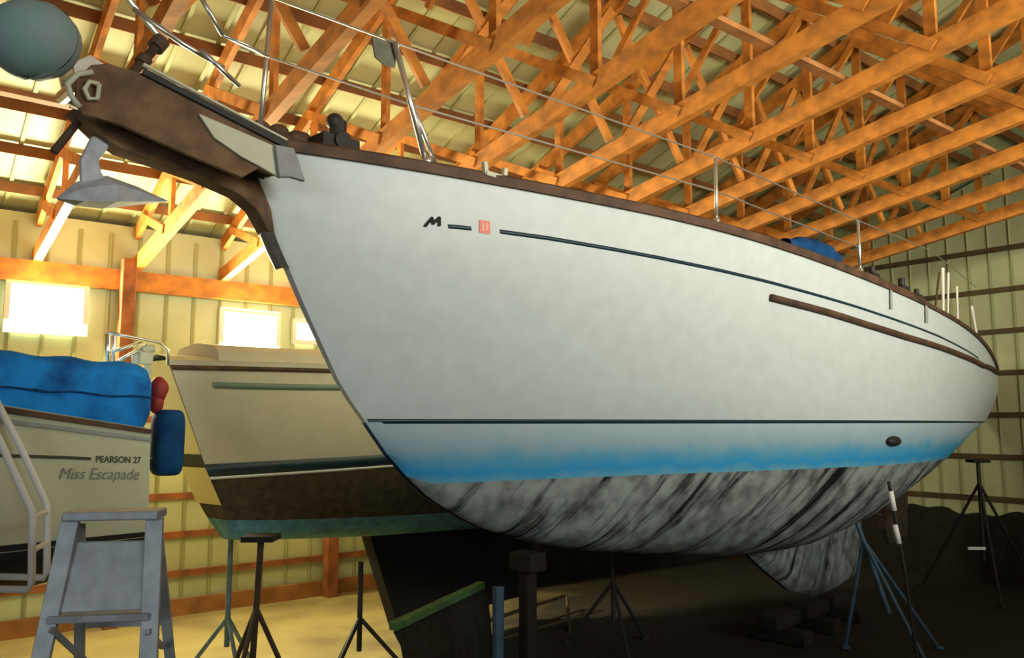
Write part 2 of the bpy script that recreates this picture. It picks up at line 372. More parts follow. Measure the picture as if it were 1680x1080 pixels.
# ---------------------------------------------------------------- generic hull
def lerp(tb, x):
    if x <= tb[0][0]: return tb[0][1]
    for a, b in zip(tb, tb[1:]):
        if x <= b[0]: return a[1]+(b[1]-a[1])*(x-a[0])/(b[0]-a[0])
    return tb[-1][1]
def smooth(x): x = max(0, min(1, x)); return x*x*(3-2*x)
class Hull:
    def __init__(s, O, d, B, wr, tst, tend, zs, zw, zk, bulge=.03, rake=False):
        s.rake = rake
        s.O = V((O[0], O[1], 0)); s.d = V((d[0], d[1], 0)).normalized(); s.n = V((s.d.y, -s.d.x, 0))
        if s.n.dot(-s.O) < 0: s.n = -s.n
        s.B, s.wr, s.tst, s.tend, s.zs, s.zw, s.zk, s.bulge = B, wr, tst, tend, zs, zw, zk, bulge
    def W(s, t, l, z): return s.O+s.d*t+s.n*l+V((0, 0, z))
    def top(s, a, q, side=1):
        z0 = s.zw(a); z = z0+q*(s.zs(a)-z0); t0 = lerp(s.tst, z); t1 = lerp(s.tend, z); t = t0+(t1-t0)*a
        b = s.B(a); w = b*s.wr(a)
        l = w+(b-w)*math.copysign(abs(q)**.8, q)+s.bulge*math.sin(math.pi*min(1, q))*min(1, a*4)
        return s.W(t, l*side, z)
    def bot(s, a, q, side=1):
        "q 0 at the waterline, 1 at the keel line"
        z0 = s.zw(a); t0 = lerp(s.tst, z0); t = t0+(lerp(s.tend, z0)-t0)*a
        zk = lerp(s.zk, t); w = s.B(a)*s.wr(a); th = q*math.pi/2
        z = z0-(z0-zk)*math.sin(th)**1.15
        if s.rake: t += (lerp(s.tst, z)-lerp(s.tst, z0))*(1-a)**4
        return s.W(t, max(.03, w*math.cos(th)**.75)*side if q < .999 else .02*side, z)
    def q_at_z(s, a, z):
        z0 = s.zw(a); t0 = lerp(s.tst, z0); t = t0+(lerp(s.tend, z0)-t0)*a; zk = lerp(s.zk, t)
        r = (z0-z)/max(1e-4, z0-zk)
        if r >= 1: return 1
        return math.asin(r**(1/1.15))*2/math.pi
    def solve(s, px, py, a=.3, q=.5):
        for _ in range(40):
            x, y = proj(s.top(a, q)); ex, ey = px-x, py-y
            if abs(ex)+abs(ey) < .05: break
            e = 1e-3; xa, ya = proj(s.top(a+e, q)); xq, yq = proj(s.top(a, q+e))
            A, Bq, C, D = (xa-x)/e, (xq-x)/e, (ya-y)/e, (yq-y)/e; det = A*D-Bq*C
            if abs(det) < 1e-6: break
            da = (D*ex-Bq*ey)/det; dq = (A*ey-C*ex)/det
            a = max(-.02, min(1.0, a+max(-.1, min(.1, da)))); q = max(-.1, min(1.15, q+max(-.2, min(.2, dq))))
        return a, q
    def nrm(s, a, q):
        e = .004; p = s.top(a, q); u = s.top(min(1, a+e), q)-s.top(a-e, q); w = s.top(a, q+e)-s.top(a, q-e)
        n = u.cross(w).normalized()
        return n if n.dot(s.n) > 0 else -n
def proj(P):
    x, y, z = P[0], P[1], P[2]-HC; d = y*CP+z*SP; u = -y*SP+z*CP
    return 840+FPX*x/d, 540-FPX*u/d
def hull_rows(h, f, qs, na=60):
    return [[f(i/na, q if not callable(q) else q(i/na)) for i in range(na+1)] for q in qs]
def shell(name, h, kind, qs, m, root, na=60, **k):
    g = G()
    for side in (1, -1):
        f = (lambda a, q, side=side: h.top(a, q, side)) if kind == 'top' else (lambda a, q, side=side: h.bot(a, q, side))
        rows = hull_rows(h, f, qs, na); g.grid(rows, flip=(side < 0))
        if side == 1: R1 = rows
        else: R2 = rows
    for e in (0, -1):       # close both ends
        for r in range(len(R1)-1):
            g.add([R1[r][e], R1[r+1][e], R2[r+1][e], R2[r][e]], [(0, 1, 2, 3) if e == -1 else (3, 2, 1, 0)])
    return obj(name, g, m, root, smooth=True, **k)
def deck(name, h, m, root, dz=-.03, na=60):
    g = G(); rows = []
    for c in (-.985, -.6, 0, .6, .985):
        rows.append([h.W((h.top(i/na, 1)-h.O).dot(h.d), h.B(i/na)*c, h.zs(i/na)+dz+.05*(1-c*c)) for i in range(na+1)])
    g.grid(rows); return obj(name, g, m, root, smooth=True)
def ribbon(h, pts, th=.004):
    "pts: list of (a, q, halfwidth q) -> thin strip lying on the hull"
    top = [h.top(a, q+w)+h.nrm(a, q)*th for a, q, w in pts]; bo = [h.top(a, q-w)+h.nrm(a, q)*th for a, q, w in pts]
    mid0 = [h.top(a, q+w)-h.nrm(a, q)*.002 for a, q, w in pts]; mid1 = [h.top(a, q-w)-h.nrm(a, q)*.002 for a, q, w in pts]
    g = G(); g.grid([mid0, top, bo, mid1]); return g
def dense(aq, n=6):
    out = []
    for i in range(len(aq)-1):
        for k in range(n):
            t = k/n; out.append(tuple(x+(y-x)*t for x, y in zip(aq[i], aq[i+1])))
    return out+[aq[-1]]
# ---------------------------------------------------------------- the big white boat
ZS = [3.54, 3.535, 3.525, 3.51, 3.495, 3.48, 3.455, 3.42, 3.375, 3.325, 3.275, 3.23, 3.186, 3.15, 3.115, 3.075, 3.03, 2.975, 2.91, 2.84, 2.777]
def bigB(s): return .03+1.35*(1-(1-s/.62)**1.75 if s < .62 else 1-.28*((s-.62)/.38)**2)
big = Hull((-1.12, 4.3), (.70, .714), bigB, lambda a: .60+.38*smooth(a*1.8)-.10*smooth((a-.6)/.4), 
    [(1.2, 2.2), (1.54, 1.07), (1.68, .83), (1.87, .60), (2.1, .41), (2.28, .25), (2.69, .01), (3.12, -.22), (3.44, -.33), (3.6, -.37)],
    [(2.1, 9.15), (2.5, 9.42), (2.78, 9.38)], lambda a: lerp([(i/20, z) for i, z in enumerate(ZS)], a), lambda a: 2.1,
    [(.41, 2.095), (.60, 1.87), (.83, 1.68), (1.07, 1.54), (1.32, 1.43), (1.72, 1.31), (2.22, 1.20), (3.8, .98), (4.74, .95), (5.5, 1.06), (6.2, 1.24), (7.07, 1.46), (8.0, 1.72), (9.1, 1.98)], bulge=.035)
bb = thing('white_sailboat', big.W(5.9, 0, .2), 'large white sailboat with brown bowsprit propped over the floor, filling the middle', 'sailboat')
shell('topsides', big, 'top', [0, .08, .16, .25, .35, .45, .55, .65, .75, .85, .93, 1], M['hull'], bb)
ZB = 1.74
shell('boot_band', big, 'bot', [0]+[(lambda a, k=k: big.q_at_z(a, 2.1-(2.1-ZB)*k/6)) for k in range(1, 7)], M['boot'], bb)
shell('bottom', big, 'bot', [(lambda a, k=k: big.q_at_z(a, ZB)+(1-big.q_at_z(a, ZB))*k/10) for k in range(11)], M['bottom'], bb)
g = ribbon(big, [(i/60*.995+.002, .004, .009) for i in range(61)], .005); obj('waterline_stripe', g, M['navy'], bb, smooth=True)
deck('deck', big, M['cream'], bb)
# keel fin
g = G(); P = [(4.5, 1.0), (4.74, .85), (4.96, .72), (5.44, .47), (5.97, .33), (6.5, .33), (6.9, .38), (7.05, .60), (7.1, 1.45)]
L_, C_ = [], []
for side in (1, -1):
    rows = []
    for th in (0, .5, 1):
        rows.append([big.W(5.9+(t-5.9)*(1-.0*th), side*(.02+.10*math.sin(math.pi*th/2)) if 1 else 0, z+.12*th*(1 if z < 1 else 0)) for t, z in P])
    rows.append([big.W(5.9+(t-5.9)*.75, side*.13, 1.15+.12*max(0, t-5)) for t, z in P])
    g.grid(rows, flip=side < 0)
obj('keel', g, M['bottom'], bb, smooth=True)
# rudder, skeg and propeller shaft
g = G(); g.poly([big.W(8.35, -.03, 1.5), big.W(8.05, -.03, .85), big.W(8.15, -.03, .62), big.W(8.75, -.03, .66), big.W(8.95, -.03, 1.75)], big.n, .06); obj('rudder', g, M['bot2'], bb, bevel=.015)
g = G(); g.tube([big.W(7.2, 0, 1.12), big.W(8.0, 0, .98)], .02); 
for k in range(3):
    a = k*2.094+.4; c = big.W(7.98, 0, .98); g.poly([c, c+big.n*(.16*math.cos(a-.35))+V((0, 0, .16*math.sin(a-.35))), c+big.n*(.19*math.cos(a))+V((0, 0, .19*math.sin(a))), c+big.n*(.16*math.cos(a+.35))+V((0, 0, .16*math.sin(a+.35)))], big.d, .02)
obj('propeller', g, M['brown_metal'], bb)
# sheer stripe, logo, badge
def aq(pts, h=big, a0=.2, q0=.6):
    out = []
    a, q = a0, q0
    for x, y in pts:
        a, q = h.solve(x, y, a, q); out.append((a, q))
    return out
st = aq([(820, 380), (900, 391), (1000, 408), (1100, 427), (1195, 447), (1328, 481), (1400, 502), (1483, 530), (1540, 552), (1576, 570), (1605, 588)])
g = ribbon(big, dense([(a, q, .0085) for a, q in st])); obj('sheer_stripe', g, M['navy'], bb, smooth=True)
s2 = aq([(735, 371.5), (754, 373), (773, 375)], a0=.12)
g = ribbon(big, dense([(a, q, .008) for a, q in s2], 3)); obj('stripe_dash', g, M['navy'], bb, smooth=True)
def decal(h, pts_px, th=.005, a0=.12, q0=.65):
    A = aq(pts_px, h, a0, q0); return [h.top(a, q)+h.nrm(a, q)*th for a, q in A]
g = G(); ps = decal(big, [(786, 361), (803, 363), (804, 384), (786, 382)]); g.poly(ps, -big.nrm(.15, .6), .004); bd = obj('square_badge', g, M['badge'], bb)
g = G()
for x0, x1 in ((790, 793.5), (796.5, 800)):
    ps = decal(big, [(x0, 366), (x1, 366.4), (x1, 379), (x0, 378.6)], .0065); g.poly(ps, -big.nrm(.15, .6), .0005)
obj('badge_mark', g, mat('pale_red_mark', (.85, .42, .33), .5), bd)
def stroke(px, w, th=.006, h=big, a0=.1, q0=.65):
    g = G()
    for (x0, y0), (x1, y1) in zip(px, px[1:]):
        dx, dy = x1-x0, y1-y0; L = math.hypot(dx, dy); nx, ny = -dy/L*w/2, dx/L*w/2; ex, ey = dx/L*w*.3, dy/L*w*.3
        ps = decal(h, [(x0+nx-ex, y0+ny-ey), (x1+nx+ex, y1+ny+ey), (x1-nx+ex, y1-ny+ey), (x0-nx-ex, y0-ny-ey)], th, a0, q0)
        g.poly(ps, h.n, .001)
    return g
obj('letter_emblem', stroke([(697, 371), (708, 358), (710, 367), (720, 357.5), (720, 370)], 4.6, .009), M['black'], bb)
# wooden rub rail, an extrusion of its own on the quarter
rr = aq([(1262, 488), (1357, 513), (1420, 533), (1483, 553), (1530, 567), (1576, 584), (1610, 600), (1633, 612)], a0=.4)
g = G(); g.tube([big.top(a, q)+big.nrm(a, q)*.02 for a, q in dense(rr, 5)], .026, 8); obj('rub_rail', g, M['teak_red'], bb, smooth=True)
# toe rail (brown cap along the sheer, both sides)
for side in (1, -1):
    g = G(); rows = []
    for i in range(61):
        a = .015+i/60*.985; b = big.top(a, 1, side); nn = big.n*side
        hh = .04 if a < .6 else .018
        rows.append([b-nn*.03-V((0, 0, .01)), b+nn*.025-V((0, 0, .035)), b+nn*.03+V((0, 0, hh-.02)), b+V((0, 0, hh)), b-nn*.035+V((0, 0, hh-.01)), b-nn*.03-V((0, 0, .01))])
    g.grid(rows, flip=side > 0); obj('toe_rail', g, M['teak_red'], bb)
# bowsprit: platform planks, spar beneath, side boards, stem plate
def Bw(t, l, z): return big.W(t, l, z)
ZP = 3.63
def onl(px, py, l): return hit(px, py, big.n, big.n.dot(big.O)+l)
n2 = (Bw(-.05, .335, 0)-Bw(-1.16, .20, 0)); n2 = V((-n2.y, n2.x, 0)).normalized(); n2 = n2 if n2.dot(big.n) > 0 else -n2
def on2(px, py, e=0): return hit(px, py, n2, n2.dot(Bw(-1.16, .20, 0))+e)
ZA, ZH = on2(180, 108).z-.02, on2(456, 244).z-.05
bs = G()
for k in range(5):
    c = (k-2)/2.5
    l0, l1 = c-.17, c+.17
    hw0, hw1 = .19, .33
    for_top = [Bw(-1.1, l0*hw0*.95, ZA-.05), Bw(-1.1, l1*hw0*.95, ZA-.05), Bw(-.27, l1*.3*.95, ZH-.035), Bw(-.27, l0*.3*.95, ZH-.035)]
    bs.poly(for_top, (0, 0, 1), .045)
sprit = obj('bowsprit_platform', bs, M['teak'], bb, bevel=.006)
g = G()
for i in range(5):
    t = -1.12+i*.19; hw = .19+(t+1.16)/1.1*.14
    zt_ = ZA+(ZH-ZA)*(t+1.1)/1.05-.065; g.beam(Bw(t, -hw*.9, zt_), Bw(t, hw*.9, zt_), .05, .03)
obj('cross_slat', g, M['teak_red'], sprit)
g = G(); g.poly([onl(x, y, .06) for x, y in ((118, 178), (240, 190), (396, 250), (425, 290), (446, 345), (452, 385), (440, 378), (420, 342), (392, 318), (330, 290), (250, 262), (200, 245), (160, 218))], -big.n, .12); obj('bowsprit_spar', g, M['teak'], bb, bevel=.008)
g = G(); g.poly([on2(x, y) for x, y in ((124, 162), (126, 128), (150, 106), (178, 104), (236, 121), (300, 153), (392, 201), (456, 238), (452, 288), (424, 276), (398, 291), (300, 250), (200, 205), (135, 186))], -n2, .03); obj('sprit_side_plank', g, M['teak'], bb, bevel=.004)
g = G()  # stem iron following the stem
sp = [(3.44, -.36), (3.3, -.31), (3.12, -.25), (3.0, -.19), (2.9, -.13)]
g.grid([[Bw(t, -.07, z), Bw(t-.02, -.03, z), Bw(t-.02, .03, z), Bw(t, .07, z)] for z, t in sp]+[]); obj('stem_plate', g, M['stem'], bb)
# rim rail along both edges of the sprit
for side in (1, -1):
    ra, rb = on2(234, 118, .005), on2(470, 240, .005)
    if side < 0:
        ra = ra-big.n*(2*(ra-big.O).dot(big.n)); rb = rb-big.n*(2*(rb-big.O).dot(big.n))
    g = G(); g.beam(ra, rb, .03, .028); obj('sprit_rail', g, M['dark'], sprit)
    g = G(); g.beam(ra+V((0, 0, .035)), rb+V((0, 0, .030)), .02, .010); obj('sprit_rail_cap', g, M['cream'], sprit)
# cream and grey side boards (traced outline on a plane at the hull edge)
nz = big.n
def side_board(pxs, e, th, name, m, par):
    g = G(); g.poly([on2(x, y, e) for x, y in pxs], -n2, th); return obj(name, g, m, par, bevel=.003)
side_board([(326, 186), (392, 214), (452, 240), (460, 292), (425, 272), (398, 258), (352, 226)], .02, .02, 'side_board', M['cream'], bb)
side_board([(452, 237), (482, 243), (490, 262), (501, 297), (478, 290), (459, 290)], .05, .03, 'side_board', M['greyboard'], bb)
# anchor roller at the tip
g = G()
for l in (-.085, .085): g.poly([Bw(-1.19, l-.01, ZP-.10), Bw(-1.22, l-.01, ZP+.02), Bw(-1.15, l-.01, ZP+.08), Bw(-1.08, l-.01, ZP+.05), Bw(-1.08, l-.01, ZP-.13)], big.n, .02)
g.tube([Bw(-1.16, -.09, ZP), Bw(-1.16, .09, ZP)], .035); g.tube([Bw(-1.2, -.09, ZP-.08), Bw(-1.2, .09, ZP-.08)], .03)
obj('anchor_roller', g, M['steel'], bb)
g = G(); g.tube([on2(x, y, .03) for x, y in ((152, 118), (128, 122), (111, 138), (117, 158), (131, 176))], .012); g.tube([on2(x, y, .03) for x, y in ((163, 138), (147, 134), (139, 146), (146, 162), (160, 162), (163, 138))], .010)
obj('bow_fairlead', g, M['cream'], bb, smooth=True)
# bobstay strut / dolphin striker
g = G(); g.tube([Bw(-1.1, 0, ZP-.10), onl(88, 250, 0)], .018); obj('striker_bar', g, M['brown_metal'], bb)
# furling drum at the stay foot
g = G(); a_, b_ = onl(212, 126, 0), onl(266, 66, 0); g.tube([a_, b_], .022); g.tube([a_+(b_-a_)*.78, b_], .04, 12); g.tube([a_+(b_-a_)*.35, a_+(b_-a_)*.5], .035, 12)
obj('furling_drum', g, M['brown_metal'], bb, smooth=False)
g = G(); g.tube([b_, onl(205, -8, 0)], .014); obj('forestay', g, M['steel'], bb)
# pulpit
g = G(); r_ = .012
g.tube([onl(218, 14, .2), onl(300, 72, .24), onl(368, 112, .27)], r_); g.tube([onl(326, -10, .3), onl(345, 22, .3), onl(366, 58, .3)], r_)
g.tube([onl(366, 58, .3), onl(405, 74, .3), onl(440, 92, .3)], .008)
g.tube([Bw(-.55, .29, ZP+.06), onl(330, 82, .29)], r_); obj('pulpit', g, M['steel'], bb, smooth=True)
# stanchions and lifelines
def sheer_at(px, l=-.03):
    "point on the rail under image column px"
    a, q = big.solve(px, lerp([(410, 231), (455, 238), (659, 268), (785, 291), (993, 334), (1169, 367), (1335, 424), (1454, 468), (1520, 498), (1618, 565)], px), px/1700, .95)
    return big.top(a, 1)+big.n*l+V((0, 0, .02)), a
def stanchion(pxb, pxt, pyt, r=.013, brace=None, m='steel'):
    b, a = sheer_at(pxb); l = (b-big.O).dot(big.n); t = onl(pxt, pyt, l)
    g = G(); g.tube([b, t], r); g.tube([b, b+V((0, 0, .05))], r*2)
    if brace: b2, a2 = sheer_at(brace); g.tube([b2, b+(t-b)*.62], r*.8)
    obj('stanchion', g, M[m], bb, smooth=True); return b, t
sA = stanchion(430, 446, -4); sB = stanchion(706, 648, 70, .017, 722); sC = stanchion(1182, 1174, 258, .013); sD = stanchion(1418, 1408, 362, .013)
def line(name, pts, r, m): g = G(); g.tube(pts, r, 6); obj(name, g, M[m], bb)
def pt(s, k): return s[0]+(s[1]-s[0])*k
line('lifeline', [sA[1], sB[1], sC[1], pt(sD, 1)], .006, 'steel')
line('lifeline', [onl(366, 58, .3), pt(sA, .58), pt(sB, .5), pt(sC, .5), pt(sD, .5)], .006, 'steel')
stern_b, _ = sheer_at(1612); 
line('lifeline', [sD[1], sheer_at(1540)[0]+V((0, 0, .55)), stern_b+V((0, 0, .6))], .005, 'steel')
# windlass, fittings and chock
b, a = sheer_at(585, -.22); g = G(); g.box(b+V((0, 0, .07)), .24, .16, .12, big.d); g.tube([b+big.d*.02+V((0, 0, .1)), b+big.d*.02+V((0, 0, .24))], .05, 12); g.ball(b+V((0, 0, .23)), .05, .05, .05)
g.tube([b-big.n*.1+V((0, 0, .1)), b+big.n*.1+V((0, 0, .1))], .055, 12)
obj('windlass', g, M['dark'], bb, bevel=.006)
b1, _ = sheer_at(455, -.25); b2, _ = sheer_at(545, -.3)
g = G()
for k in range(9):
    c = b1+(b2-b1)*(k/8); g.ball(c+V((0, 0, .09+.05*math.sin(k*1.9))), .06, .045, .035+.01*(k % 3), big.d)
obj('anchor_chain_heap', g, M['teak_red'], bb)
b, _ = sheer_at(470, -.15); g = G(); g.tube([b-big.d*.25, b-big.d*.15+V((0, 0, .08)), b, b+big.d*.2+V((0, 0, .02))], .018); obj('mooring_line', g, M['cream'], bb)
b, a = sheer_at(812, .0); g = G(); g.box(b+V((0, 0, .0)), .17, .05, .03, big.d); 
for s_ in (-1, 1): g.beam(b+big.d*(.075*s_), b+big.d*(.085*s_)+V((0, 0, .07)), .03, .03)
obj('fairlead', g, M['cream'], bb, bevel=.005)
# stern rail poles and straps over the quarter
for i, (xb, xt, yt) in enumerate(((1541, 1541, 447), (1554, 1547, 440), (1562, 1556, 448), (1578, 1570, 470), (1608, 1594, 502))):
    b, _ = sheer_at(xb); l = (b-big.O).dot(big.n); g = G(); g.tube([b, onl(xt, yt, l)], .014 if i in (1, 4) else .010); obj('stern_rail_post', g, M['white'] if i else M['brown_metal'], bb)
for xs, y0, y1, w in ((1460, 462, 508, .05), (1518, 490, 530, .07)):
    A = aq([(xs, y0+8), (xs+.5, y1)], a0=.55, q0=.9); pts = dense([(A[0][0], 1.0), A[0], A[1]], 4)
    g = G(); rows = [[big.top(a, q)+big.nrm(a, q)*.012-big.d*w/2, big.top(a, q)+big.nrm(a, q)*.02, big.top(a, q)+big.nrm(a, q)*.012+big.d*w/2] for a, q in pts]
    g.grid(rows); obj('hanging_strap', g, M['greyboard'], bb)
# dark deck clutter by the quarter
for x_, s_ in ((1500, .09), (1524, .07), (1452, .08)):
    b, _ = sheer_at(x_, -.1); g = G(); g.box(b+V((0, 0, .05)), s_*1.8, s_, s_, big.d); g.tube([b+V((0, 0, .04)), b+V((0, 0, .04+s_*1.4))], s_*.35, 10); obj('winch', g, M['dark'], bb, bevel=.01)
# loose things on the big boat
g = G(); a0, _ = sheer_at(1338, -.25); a1, _ = sheer_at(1425, -.25)
rows = []
for i in range(17):
    t = i/16; c = a0+(a1-a0)*t+V((0, 0, .12)); r = .15*math.sin(math.pi*min(.97, max(.06, t)))**.5*(1+.10*math.sin(i*2.1))
    rows.append([c+big.n*(r*math.cos(k*math.pi/6))+V((0, 0, .8*r*math.sin(k*math.pi/6))) for k in range(13)])
g.grid(rows); sc = obj('sail_cover', g, M['bluecloth2'], smooth=True); tag(sc, 'dark blue canvas bundle lying on the deck edge near the stern of the white boat', 'canvas bundle')
g = G(); b = sB[1]; c0 = onl(612, 66, .3); g.poly([onl(609, 62, .3), onl(650, 74, .3), onl(646, 112, .3), onl(628, 106, .3), onl(614, 94, .3)], big.n, .012)
gc = obj('hanging_cloth', g, M['greycloth']); tag(gc, 'small grey-green cloth hanging from the upper lifeline of the white boat', 'cloth')
# anchor hanging under the bowsprit
an = thing('anchor', onl(180, 330, 0), 'grey galvanised plough anchor hanging under the brown bowsprit', 'anchor')
def an_poly(name, pxs, l, th):
    g = G(); g.poly([onl(x, y, l+th/2) for x, y in pxs], -big.n, th); return obj(name, g, M['anchor'], an, bevel=.008)
an_poly('shank', [(152, 222), (186, 226), (176, 246), (163, 262), (168, 285), (185, 300), (170, 318), (146, 316), (134, 296), (133, 262)], 0, .035)
g = G(); A = [onl(x, y, 0) for x, y in ((92, 325), (125, 298), (175, 288), (225, 306), (276, 330))]; Bm = [onl(x, y, 0) for x, y in ((98, 328), (130, 334), (180, 337), (225, 334), (272, 331))]
L_ = [.01, .07, .11, .06, .01]
g.grid([[p+big.n*.0 for p in A], [(p*.55+q*.45)+big.n*l for p, q, l in zip(A, Bm, L_)], [q+big.n*l*.8 for q, l in zip(Bm, L_)], [q-big.n*l*.8 for q, l in zip(Bm, L_)], [(p*.55+q*.45)-big.n*l for p, q, l in zip(A, Bm, L_)], A])
obj('fluke', g, M['anchor'], an)
g = G(); g.tube([onl(168, 236, 0), onl(172, 205, 0)], .012); obj('shackle', g, M['steel'], an)
# teal rounded bundle hanging top left
g = G(); rows = []
c = onl(54, 66, .1)
for i in range(13):
    th = math.pi*i/12
    rows.append([c+V((.19*math.sin(th)*math.cos(k*math.pi/10)*(1+.03*math.sin(3*k)), .16*math.sin(th)*math.sin(k*math.pi/10), .165*math.cos(th)*(1+.03*math.sin(k*2+i)))) for k in range(21)])
g.grid(rows)
tb = thing('hanging_bundle', c-V((0, 0, .19)), 'rounded teal cloth bundle hanging at the top left beside the bowsprit tip', 'bundle')
obj('cloth_bag', g, M['tealcloth'], tb, smooth=True)
g = G(); top_ = V((c.x, c.y, zroof(UD.dot(c))-.02)); g.tube([c+V((0, 0, .15)), top_], .006, 6); obj('hanging_rope', g, M['teak'], tb)
# ---------------------------------------------------------------- cream boat in the middle
mb = Hull((-2.17-.785*.17, 5.9+.62*.17), (.62, .785), lambda a: .17+.88*(1-(1-min(1, a/.55))**2) if a < .55 else 1.05*(1-((a-.55)/.45)**2.2)+.02, lambda a: .93,
    [(1.1, .34), (1.2, .28), (1.45, .14), (1.76, -.02), (2.0, -.12), (2.55, -.36)], [(1.4, 4.8), (1.8, 5.3), (2.55, 5.8)],
    lambda a: 2.53+.04*a, lambda a: 1.71+.22*a, [(-.1, 1.24), (.25, 1.2), (.7, 1.17), (1.5, 1.12), (3, 1.05), (5.3, 1.8)], bulge=.02, rake=True)
mbr = thing('cream_sailboat', mb.W(2.5, 0, .2), 'cream sailboat with dark band and brown bottom behind the big white bow', 'sailboat')
shell('topsides', mb, 'top', [0, .1, .2, .35, .5, .65, .8, .9, 1], M['hull2'], mbr, na=40)
shell('bottom', mb, 'bot', [k/8*.50 for k in range(9)], M['bot2'], mbr, na=40)
shell('lower_bottom', mb, 'bot', [.50+k/5*.50 for k in range(6)], M['bot2b'], mbr, na=40)
g = G(); zz = [1.22, 1.76, 2.55]
def tr_pt(l, z): return mb.W(lerp(mb.tst, z)-.006, l, z)
g.grid([[tr_pt(l, z) for l in (-.165, 0, .165)] for z in (1.50, 1.62, 1.74, 1.82, 2.1, 2.3, 2.53)])
obj('transom', g, M['hull2_lit'], mbr)
g = G(); g.grid([[mb.W(lerp(mb.tst, z)-.01, l, z) for l in (-.163, 0, .163)] for z in (1.775, 1.87)]); obj('dark_band', g, M['dark'], mbr)
g = ribbon(mb, [(i/40, .055+.0*i, .055) for i in range(41)], .005); obj('dark_band', g, M['band2'], mbr, smooth=True)
g = ribbon(mb, [(i/40, -.012, .012) for i in range(41)], .007); obj('white_pinstripe', g, M['white'], mbr, smooth=True)
t2 = aq([(350, 632), (400, 633.5), (450, 634.5), (500, 635.5), (560, 636)], mb, .1, .7)
g = ribbon(mb, dense([(a, q, .028) for a, q in t2], 3), .005); obj('teal_stripe', g, M['teal'], mbr, smooth=True)
g = ribbon(mb, [(i/40, .94, .02) for i in range(41)], .012); obj('sheer_moulding', g, M['teak_red'], mbr, smooth=True)
deck('deck', mb, M['cream'], mbr, dz=.0, na=30)
g = G(); rows = []
for i in range(20):
    a = .05+i/19*.75; p = mb.top(a, 1); ti = (p-mb.O).dot(mb.d); bq = mb.B(a)*.9
    rows.append([mb.W(ti, l*bq, mb.zs(a)+h) for l, h in ((1.05, -.02), (1.0, .07), (.8, .12), (0, .15), (-.8, .12), (-1, .07), (-1.05, -.02))])
g.grid(rows); g.add(rows[0], [tuple(range(7))]); obj('cabin_top', g, M['hull2'], mbr, smooth=True)
# faint lettering above the teal stripe
def text_on(h, txt, px0, px1, py0, py1, m, par, name, bold=False, shear=0, a0=.1, q0=.7, slope=0, th=.004):
    cu = bpy.data.curves.new('lettering', 'FONT'); cu.body = txt; cu.shear = shear
    if bold: cu.offset = .02
    to = bpy.data.objects.new('lettering', cu); COL.objects.link(to); dg = bpy.context.evaluated_depsgraph_get(); dg.update()
    me = bpy.data.meshes.new_from_object(to.evaluated_get(dg)); bpy.data.objects.remove(to)
    xs = [v.co.x for v in me.vertices]; ys = [v.co.y for v in me.vertices]; x0, x1, y0, y1 = min(xs), max(xs), min(ys), max(ys)
    c = [h.solve(x, y, a0, q0) for x, y in ((px0, py0), (px1, py0+slope), (px0, py1), (px1, py1+slope))]
    g = G(); vs = []
    for v in me.vertices:
        fx = (v.co.x-x0)/(x1-x0); fy = (y1-v.co.y)/(y1-y0)
        a = (c[0][0]*(1-fx)+c[1][0]*fx)*(1-fy)+(c[2][0]*(1-fx)+c[3][0]*fx)*fy
        q = (c[0][1]*(1-fx)+c[1][1]*fx)*(1-fy)+(c[2][1]*(1-fx)+c[3][1]*fx)*fy
        vs.append(h.top(a, q)+h.nrm(a, q)*th)
    g.add(vs, [tuple(p.vertices) for p in me.polygons]); return obj(name, g, m, par)
# stern rail and gear
g = G(); P0 = onl
mn = mb.n; md = mb.n.dot(mb.O)
def om(x, y, l=.3): return hit(x, y, mn, md+l)
g.tube([om(176, 600), om(176, 548)], .014); g.tube([om(186, 600), om(186, 546)], .010)
g.tube([om(176, 546), om(215, 553), om(262, 562), om(275, 575), om(275, 600)], .012); g.tube([om(182, 578), om(232, 562)], .012)
g.tube([om(190, 596), om(240, 566)], .012)
obj('stern_rail', g, M['steel'], mbr, smooth=True)
g = G(); g.box(om(236, 588), .09, .08, .08, mb.d); g.ball(om(222, 590), .025, .025, .045); g.tube([om(232, 575), om(252, 572)], .03, 12); g.tube([om(240, 594), om(246, 616)], .02)
obj('stern_fitting', g, M['cream'], mbr, bevel=.01)
g = G(); c = mb.top(.24, 1)+mb.n*-.08; c = hit(541, 583, mn, md+.75); g.box(c, .06, .05, .05, mb.d); g.tube([c, c+V((0, 0, .07))], .022); obj('deck_cleat', g, M['dark'], mbr)
# ---------------------------------------------------------------- ivory boat at left
ib = Hull((-2.17+.616*-.0, 4.9), (-.788, -.616), lambda a: .8+.55*math.sin(min(1, a*1.3)*math.pi/2), lambda a: .97,
    [(1.1, .16), (1.3, .02), (1.5, -.02), (2.1, .0)], [(1.1, 4.2), (2.1, 4.4)], lambda a: 2.06+.10*min(1, a*5)+.2*a, lambda a: 1.42+.02*a, [(0, 1.22), (.3, 1.16), (1, 1.05), (4.4, 1.1)], bulge=.02)
ib.O = V((-2.17, 4.9, 0))-ib.n*.8
ibr = thing('ivory_sailboat', ib.W(1.5, 0, .2), 'ivory sailboat with blue canvas along its deck at the left edge', 'sailboat')
shell('topsides', ib, 'top', [0, .1, .2, .35, .5, .65, .8, .9, 1], M['hull3'], ibr, na=40)
shell('bottom', ib, 'bot', [k/10 for k in range(11)], M['black'], ibr, na=40)
deck('deck', ib, M['cream'], ibr, dz=.0, na=30)
for zq, w in ((.01, .022), (-.05, .02)):
    g = ribbon(ib, [(i/40, zq+.02, w) for i in range(41)], .005); obj('boot_stripe', g, M['black'], ibr)
